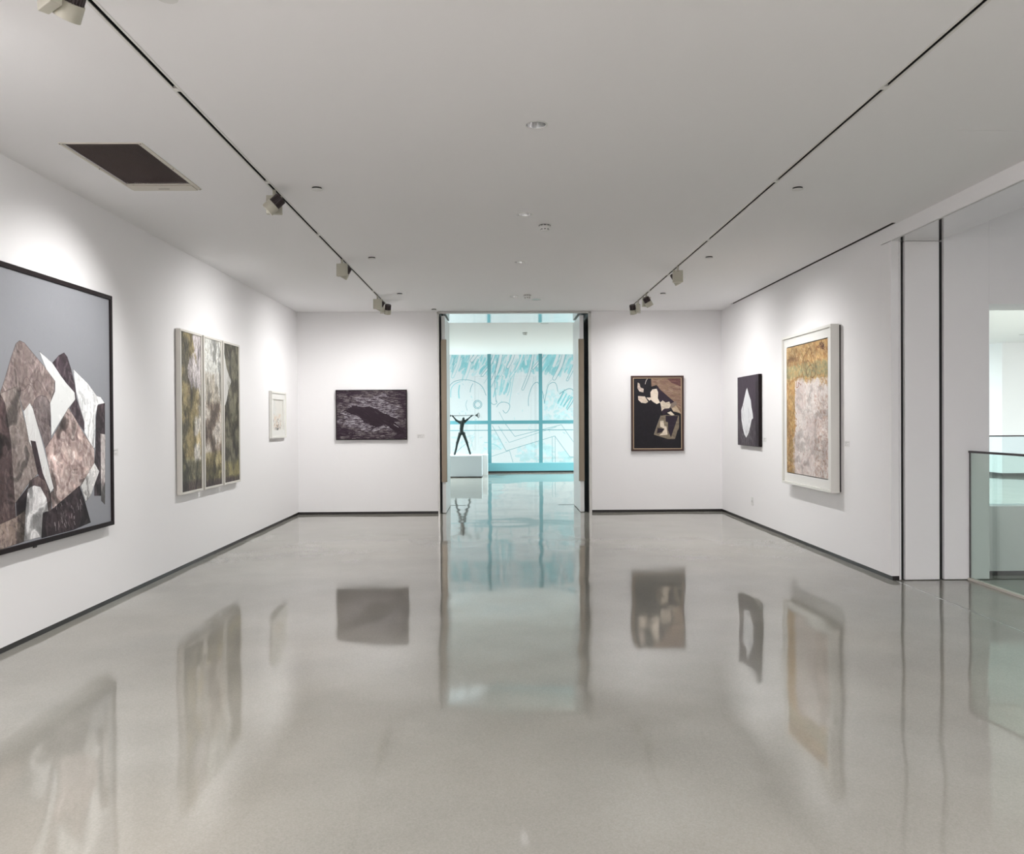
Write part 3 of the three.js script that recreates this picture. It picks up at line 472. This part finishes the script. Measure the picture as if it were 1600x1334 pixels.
const screwGeo = cyl(0.0035, 0.0035, 0.003, 10).rotateX(Math.PI / 2), ventScrew = cyl(0.004, 0.004, 0.003, 8);
// a fixture: local +x is the aiming side; the lamp hangs beside the flat driver box (side = +1 or -1 along local z)
function spotlight(label, x, z, target, side, power = 1, angle = 1.32) {
  const turn = Math.atan2(-(target[2] - z), target[0] - x), f = thing('track_spotlight', label, 'spotlight', [x, H, z], turn, 'track spotlights');
  mesh('adapter', [rbox(-0.012, 0.012, -0.014, -0.001, -0.012, 0.012, 0.002), cyl(0.0125, 0.0125, 0.05, 16).translate(0, -0.034, 0)], M.beige, f);
  mesh('driver_box', rbox(-0.058, 0.058, -0.185, -0.048, -0.022, 0.022, 0.004), M.beige, f);
  for (const [a, b] of [[-0.008, -0.06], [0.008, -0.06], [-0.045, -0.062]]) mesh('screw', screwGeo, M.black, f).position.set(a, b, 0.0225);
  const head = new THREE.Group(); head.name = 'lamp_head'; head.position.set(0, -0.135, side * 0.078); f.add(head);
  f.updateMatrixWorld(true);
  const to = f.worldToLocal(new THREE.Vector3(...target)).sub(head.position).normalize();
  head.quaternion.setFromUnitVectors(new THREE.Vector3(0, 0, 1), to);
  const hs = mesh('heat_sink', finGeo.clone().translate(0, 0, -0.075), M.fin, head); void hs;
  mesh('collar', lathe([[0.03, -0.006], [0.048, -0.006], [0.051, -0.002], [0.051, 0.06], [0.047, 0.061], [0.045, 0.045], [0.0, 0.043]], 40).rotateX(Math.PI / 2), M.beige, head);
  mesh('lens', cyl(0.043, 0.043, 0.004, 32).rotateX(Math.PI / 2).translate(0, 0, 0.05), M.lens, head);
  mesh('arm', rbox(-0.012, 0.012, -0.012, 0.012, -0.06, 0.0, 0.003).clone().rotateX(0), M.beige, f).position.set(0, -0.135, side > 0 ? 0.07 : -0.01);
  const L = new THREE.SpotLight(BEAM, SPOT * power, 0, angle, 1, 2);
  L.castShadow = true; L.shadow.radius = 2; L.position.set(0, 0, 0.068); L.target.position.set(0, 0, 1.5); L.name = 'spot_beam'; L.target.name = 'aim';
  head.add(L, L.target);
}
spotlight('track spotlight nearest the viewer on the left track', -1.70, -3.13, [XL, 0.45, -4.4], 1, 1, 1.32);
spotlight('track spotlight on the left track by the ceiling grille, lens turned to the slab painting', -1.70, -6.22, [XL, 1.65, -5.95], -1, 1.15, 0.8);
spotlight('left track spotlight halfway along, aimed at the triptych', -1.70, -8.88, [XL, 0.45, -9.25], 1, 1);
spotlight('left track spotlight before the last, aimed at the small drawing', -1.70, -11.46, [XL, 0.45, -11.8], 1, 0.9);
spotlight('last spotlight of the left track, aimed at the crow painting', -1.70, -11.92, [-2.05, 0.45, ZB], 1, 0.47, 1.32);
spotlight('right track spotlight farthest from the doorway, aimed at the deep white frame', 2.066, -9.35, [XR, 0.45, -9.25], -1, 1, 1.14);
spotlight('right track spotlight before the last, aimed at the flame canvas', 2.066, -11.36, [XR, 0.45, -11.6], 1, 0.9);
spotlight('last spotlight of the right track, aimed at the collage', 2.066, -12.02, [2.5, 0.45, ZB], -1, 0.47, 1.32);
// round fittings
DOWNLIGHTS.forEach(([x, z], i) => {
  const o = thing('downlight', ['first', 'second', 'nearest', 'second nearest', 'third', 'farthest'][i] + ' silver downlight in the middle row of the ceiling', 'downlight', [x, H, z], 0, 'middle row of downlights');
  mesh('trim_ring', lathe([[0.058, 0.012], [0.058, -0.001], [0.061, -0.004], [0.069, -0.002], [0.0695, 0.001]]), M.whitePlastic, o);
  mesh('reflector', lathe([[0.058, 0.0], [0.05, 0.05], [0.036, 0.09]]), M.silver, o);
  mesh('lamp', cyl(0.036, 0.036, 0.006, 24).translate(0, 0.092, 0), M.downLens, o);
  mesh('housing', lathe([[0.0595, 0.0], [0.0595, 0.1], [0, 0.1]]), M.silver, o);
  const L = new THREE.SpotLight(LAMP, DOWN, 0, 1.25, 1, 2); L.castShadow = true; L.shadow.radius = 2.5; L.position.set(0, -0.008, 0); L.target.position.set(0, -1, 0); L.name = 'down_beam'; o.add(L, L.target); L.target.name = 'aim';
});
[[-1.36, -3.39, 'at the top edge above the left track'], [-1.366, -6.17, 'right of the spotlight by the ceiling grille'], [-1.362, -8.79, 'right of the triptych spotlight'], [-1.366, -11.27, 'right of the small drawing spotlight'], [-1.022, -12.86, 'above the left corner of the doorway'], [2.29, -6.19, 'nearest beside the right track'], [2.29, -8.81, 'before the right track spotlights'], [2.295, -11.33, 'right of the flame canvas spotlight']].forEach(([x, z, where]) => {
  const o = thing('sprinkler_cover', 'flat white sprinkler cover ' + where, 'sprinkler', [x, H, z], 0, 'sprinkler covers');
  mesh('cup', cyl(0.037, 0.037, 0.012, 32).translate(0, -0.006, 0), M.black, o);
  mesh('cover', lathe([[0, -0.0155], [0.043, -0.0145], [0.0435, -0.013], [0.042, -0.0115], [0, -0.0115]]), M.whitePlastic, o);
});
[[0.421, H, -7.36, 'white smoke detector under the middle of the ceiling'], [0.405, H, -11.46, 'small smoke detector near the doorway'], [0.566, H2, -17.7, 'smoke detector on the ceiling of the hall behind']].forEach(([x, y, z, label]) => {
  const o = thing('smoke_detector', label, 'smoke detector', [x, y, z], 0, 'smoke detectors');
  mesh('base', lathe([[0, 0], [0.052, 0], [0.052, -0.012], [0.048, -0.016], [0, -0.016]]), M.whitePlastic, o);
  mesh('chamber', lathe([[0.04, -0.016], [0.043, -0.03], [0.036, -0.05], [0.026, -0.055], [0, -0.056]]), M.whitePlastic, o);
  const sl = (r, yy, n, w) => Array.from({ length: n }, (_, i) => box(-w, w, yy - 0.0035, yy + 0.0035, r - 0.004, r + 0.0012).rotateY((i / n) * Math.PI * 2));
  for (const s of [...sl(0.0515, -0.007, 10, 0.011), ...sl(0.0395, -0.040, 8, 0.008)]) mesh('vent_slot', s, M.black, o);
});
{
  const o = thing('ceiling_speaker', 'flat round grey ceiling disc near the doorway', 'speaker', [0.55, H, -11.83]);
  mesh('rim', lathe([[0.07, 0], [0.078, 0], [0.076, -0.008], [0.07, -0.008]]), M.whitePlastic, o); mesh('grille', lathe([[0, -0.006], [0.07, -0.005], [0.07, 0], [0, 0]]), M.steel, o);
}
{
  const o = thing('air_grille', 'cream framed return air grille with dark blades in the ceiling', 'vent', [mid(VENT.x0, VENT.x1), H, mid(VENT.z0, VENT.z1)]), w = (VENT.x1 - VENT.x0) / 2, d = (VENT.z1 - VENT.z0) / 2;
  mesh('frame', [rbox(-w, -w + 0.016, -0.006, 0.008, -d, d, 0.002), rbox(w - 0.03, w, -0.006, 0.008, -d, d, 0.002), rbox(-w + 0.016, w - 0.03, -0.006, 0.008, d - 0.016, d, 0.002), rbox(-w + 0.016, w - 0.03, -0.004, 0.006, -d + 0.122, -d + 0.135, 0.002)], M.cream, o);
  const flap = mesh('flap', rbox(-w + 0.016, w - 0.03, -0.012, -0.004, -d, -d + 0.122, 0.002), M.cream, o); mesh('latch', rbox(-0.04, 0.04, -0.0135, -0.011, -d + 0.05, -d + 0.056, 0.0005), M.fin, flap);
  const bl = []; for (let x = -w + 0.022; x < w - 0.032; x += 0.0145) bl.push(box(-0.0012, 0.0012, -0.010, 0.010, -d + 0.135, d - 0.016).rotateZ(0.5).translate(x, 0.012, 0));
  mesh('blades', bl, M.darkLouvre, o); mesh('duct', [box(-w + 0.02, w - 0.02, 0.13, 0.139, -d + 0.02, d - 0.02), box(-w + 0.0205, -w + 0.0225, 0.02, 0.13, -d + 0.02, d - 0.02), box(w - 0.0225, w - 0.0205, 0.02, 0.13, -d + 0.02, d - 0.02)], M.darkLouvre, o);
  for (const [a, b] of [[-w + 0.008, d - 0.008], [w - 0.012, d - 0.008], [w - 0.01, 0], [-w + 0.008, 0], [w - 0.01, -d + 0.01], [-w + 0.03, -d + 0.006]]) mesh('screw', ventScrew, M.fin, o).position.set(a, -0.0075, b);
}
// fill panels added to brighten the near half of the gallery and the hall
function fillPanel(label, x, y, z, w, d, L, color, glow, group) {
  const o = thing('added_fill_panel', label, 'ceiling light', [x, y, z], 0, group);
  mesh('frame', [rbox(-w / 2 - 0.03, w / 2 + 0.03, -0.03, -0.001, -d / 2 - 0.03, -d / 2), rbox(-w / 2 - 0.03, w / 2 + 0.03, -0.03, -0.001, d / 2, d / 2 + 0.03), rbox(-w / 2 - 0.03, -w / 2, -0.03, -0.001, -d / 2, d / 2), rbox(w / 2, w / 2 + 0.03, -0.03, -0.001, -d / 2, d / 2)], M.whitePlastic, o);
  mesh('diffuser', box(-w / 2, w / 2, -0.02, -0.001, -d / 2, d / 2), glow, o);
  const A = new THREE.RectAreaLight(color, L, w, d); A.position.set(0, -0.025, 0); A.rotation.x = -Math.PI / 2; A.name = 'fill_light'; o.add(A);
}
fillPanel('added fill panel over the near gallery, left', -2.5, H, 0.6, 1.2, 4.6, FILL_PANEL.gallery, LAMP, M.glow, 'added gallery fill panels');
fillPanel('added fill panel over the near gallery, right', 2.9, H, 0.6, 1.0, 4.6, FILL_PANEL.gallery, LAMP, M.glow, 'added gallery fill panels');
fillPanel('added fill panel in the left part of the hall', -4.4, H2, -22.2, 4.0, 1.5, FILL_PANEL.hall, COOL, M.glowCool, 'added hall fill panels');
fillPanel('added fill panel in the middle of the hall', 6.0, H2, -22.2, 5.0, 1.5, FILL_PANEL.hall, COOL, M.glowCool, 'added hall fill panels');
fillPanel('added fill panel in the right part of the hall', 12.5, H2, -11.5, 2.4, 4, FILL_PANEL.hall, COOL, M.glowCool, 'added hall fill panels');
for (const [x, z, label] of [[0.9, -16.0, 'flat downlight on the hall ceiling behind the doorway'], [11.3, -19, 'downlight on the hall ceiling seen over the parapet'], [12.1, -18.6, 'second downlight on the hall ceiling seen over the parapet']]) {
  const o = thing('hall_downlight', label, 'downlight', [x, H2, z], 0, 'hall downlights');
  mesh('trim_ring', lathe([[0.06, -0.001], [0.062, -0.006], [0.08, -0.004], [0.081, 0]]), M.steel, o); mesh('disc', lathe([[0, -0.003], [0.061, -0.003], [0.061, 0], [0, 0]]), M.whitePlastic, o);
}

// ------------------------------------------------------------------ railing, parapet glass
{
  const o = thing('glass_railing', 'frameless green glass railing with thin dark handrail at the right', 'railing', [4.335, 0, 0]), z0 = ZF + 0.012, z1 = 4.6;
  mesh('base_channel', rbox(-0.022, 0.022, 0.0, 0.022, z0, z1, 0.003), M.cream, o);
  mesh('handrail', rbox(-0.014, 0.014, 1.176, 1.196, z0, z1, 0.004), std([0.05, 0.04, 0.045], 0.35), o);
  mesh('end_post', rbox(-0.006, 0.006, 0.022, 1.176, z0, z0 + 0.012, 0.002), M.fin, o);
  let z = z0 + 0.014; while (z < z1 - 0.2) { const e = Math.min(z1, z + 2.4); mesh('glass_panel', box(-0.006, 0.006, 0.02, 1.177, z, e - 0.012), M.railGlass, o); z = e; }
}
{
  const o = thing('parapet_glass', 'row of blue glass panes on the low parapet beyond the railing', 'glass screen', [0, 0.655, ZF - 0.33]);
  let x = 4.53; for (const e of [4.745, 5.7, 6.65, 7.6, 8.49]) { mesh('glass_pane', box(x, e - 0.006, 0.0, 0.66, -0.006, 0.006), M.hallGlass, o); x = e; }
  mesh('cap', box(4.53, 8.49, 0.66, 0.672, -0.009, 0.009), M.fin, o);
}

// ------------------------------------------------------------------ hall: pedestal, figure, plinth, mural
{
  const o = tag(mesh('plinth', rbox(-3.2, -0.33, 0, 0.55, -23.25, -22.45, 0.004), M.plinth), 'long low white plinth behind the pedestal', 'plinth'); void o;
  const p = thing('pedestal', 'white square pedestal, shade put into its blue grey colour, carrying the bronze figure', 'pedestal', [-0.892, 0, -21.9]);
  mesh('block', rbox(-0.423, 0.423, 0.025, 0.575, -0.42, 0.42, 0.004), M.pedestal, p); mesh('foot', box(-0.415, 0.415, 0, 0.026, -0.41, 0.41), M.skirt, p);
}
{
  const k = 0.001809, ox = -1.0, oy = 0.576, Z = (zx, zy, dz = 0) => new THREE.Vector3((zx - 310) * k, (775 - zy) * k, dz);
  const o = thing('bronze_sculpture', 'dark bronze figure with legs apart holding a long staff overhead', 'sculpture', [ox, oy, -21.9]);
  const bones = [];
  const bone = (a, b, r0, r1) => bones.push([a, b, r0, r1]);
  bone(Z(196, 757), Z(215, 690), 0.028, 0.024); bone(Z(215, 690), Z(235, 590), 0.025, 0.032); bone(Z(235, 590), Z(275, 465), 0.033, 0.044); bone(Z(196, 766), Z(190, 768, 0.05), 0.02, 0.017);
  bone(Z(424, 750), Z(405, 690), 0.028, 0.024); bone(Z(405, 690), Z(375, 585), 0.025, 0.032); bone(Z(375, 585), Z(330, 465), 0.033, 0.044); bone(Z(424, 760), Z(428, 764, 0.05), 0.02, 0.017);
  bone(Z(270, 450), Z(335, 450), 0.032, 0.032); bone(Z(300, 445), Z(298, 385), 0.052, 0.046); bone(Z(298, 385), Z(312, 295), 0.048, 0.062); bone(Z(272, 290), Z(350, 278), 0.038, 0.036); bone(Z(320, 280), Z(328, 240), 0.024, 0.028); bone(Z(328, 242), Z(330, 230), 0.033, 0.028);
  bone(Z(265, 285), Z(222, 262), 0.032, 0.025); bone(Z(222, 262), Z(172, 200), 0.024, 0.016); bone(Z(172, 200), Z(160, 190), 0.018, 0.018);
  bone(Z(355, 275), Z(388, 248), 0.030, 0.024); bone(Z(388, 248), Z(448, 196), 0.022, 0.015); bone(Z(448, 196), Z(460, 187), 0.018, 0.018);
  const N = 88, mc = new MarchingCubes(N, new THREE.MeshBasicMaterial(), false, false, 200000), half = 0.60, cx = 0.0, cy = 0.52; mc.isolation = 0;
  const v = new THREE.Vector3(), ab = new THREE.Vector3(), ap = new THREE.Vector3(), R = (a, b) => { const h = Math.max(0, Math.min(1, 0.5 + 0.5 * (b - a) / 0.02)); return b + (a - b) * h - 0.02 * h * (1 - h); };
  for (let z = 0; z < N; z++) for (let y = 0; y < N; y++) for (let x = 0; x < N; x++) {
    v.set(cx + ((x - N / 2) / (N / 2)) * half, cy + ((y - N / 2) / (N / 2)) * half, ((z - N / 2) / (N / 2)) * half);
    let d = 9; if (Math.abs(v.z) < 0.16) for (const [a, b, r0, r1] of bones) { ab.subVectors(b, a); ap.subVectors(v, a); const t = Math.max(0, Math.min(1, ap.dot(ab) / ab.lengthSq())); d = R(d, ap.addScaledVector(ab, -t).length() - (r0 + (r1 - r0) * t)); }
    mc.field[z * N * N + y * N + x] = -d;
  }
  mc.update();
  const g = new THREE.BufferGeometry(); g.setAttribute('position', new THREE.BufferAttribute(mc.positionArray.slice(0, mc.count * 3), 3)); g.setAttribute('normal', new THREE.BufferAttribute(mc.normalArray.slice(0, mc.count * 3), 3));
  g.scale(half, half, half).translate(cx, cy, 0);
  g.computeBoundingBox(); g.translate(0, -g.boundingBox.min.y, 0);
  mesh('figure', g, M.patina, o);
  const tube = (a, b, r) => new THREE.TubeGeometry(new THREE.LineCurve3(a, b), 1, r, 10);
  mesh('staff', [tube(Z(118, 188), Z(490, 184), 0.0075), cyl(0.022, 0.026, 0.05, 12).rotateZ(Math.PI / 2).translate(...Z(130, 188).toArray())], M.patina, o);
  const pet = []; for (let i = 0; i < 7; i++) pet.push(new THREE.SphereGeometry(0.024, 10, 8).scale(1.3, 0.6, 0.6).rotateZ(0.5).translate(0.012, 0.022, 0).rotateX((i / 7) * Math.PI * 2).translate(...Z(522, 184).toArray()));
  mesh('flower_head', [...pet, new THREE.SphereGeometry(0.022, 12, 10).translate(...Z(515, 184).toArray()), new THREE.TorusGeometry(0.066, 0.006, 8, 28).rotateY(Math.PI / 2.6).translate(...Z(552, 184).toArray()), ...[0, 1, 2].map((i) => tube(new THREE.Vector3(0, 0.062, 0), new THREE.Vector3(0, -0.062, 0), 0.004).rotateX(i * Math.PI / 3).translate(...Z(548, 184).toArray()))], M.patina, o);
}
{
  const o = thing('mural_wall', 'white outdoor wall with a cyan line mural of figures behind the hall window', 'mural', [0.4, 0, -26.4]);
  mesh('wall', box(-6.2, 6.2, 0, 4.2, -0.3, 0), M.wall, o);
  mesh('mural', sheet(12.0, 4.2, 0.003).translate(0, 2.1, 0), art(muralTex, 0.85, { color: new THREE.Color().setRGB(0.78, 0.76, 0.76) }), o);
}
renderer.render(scene, camera);
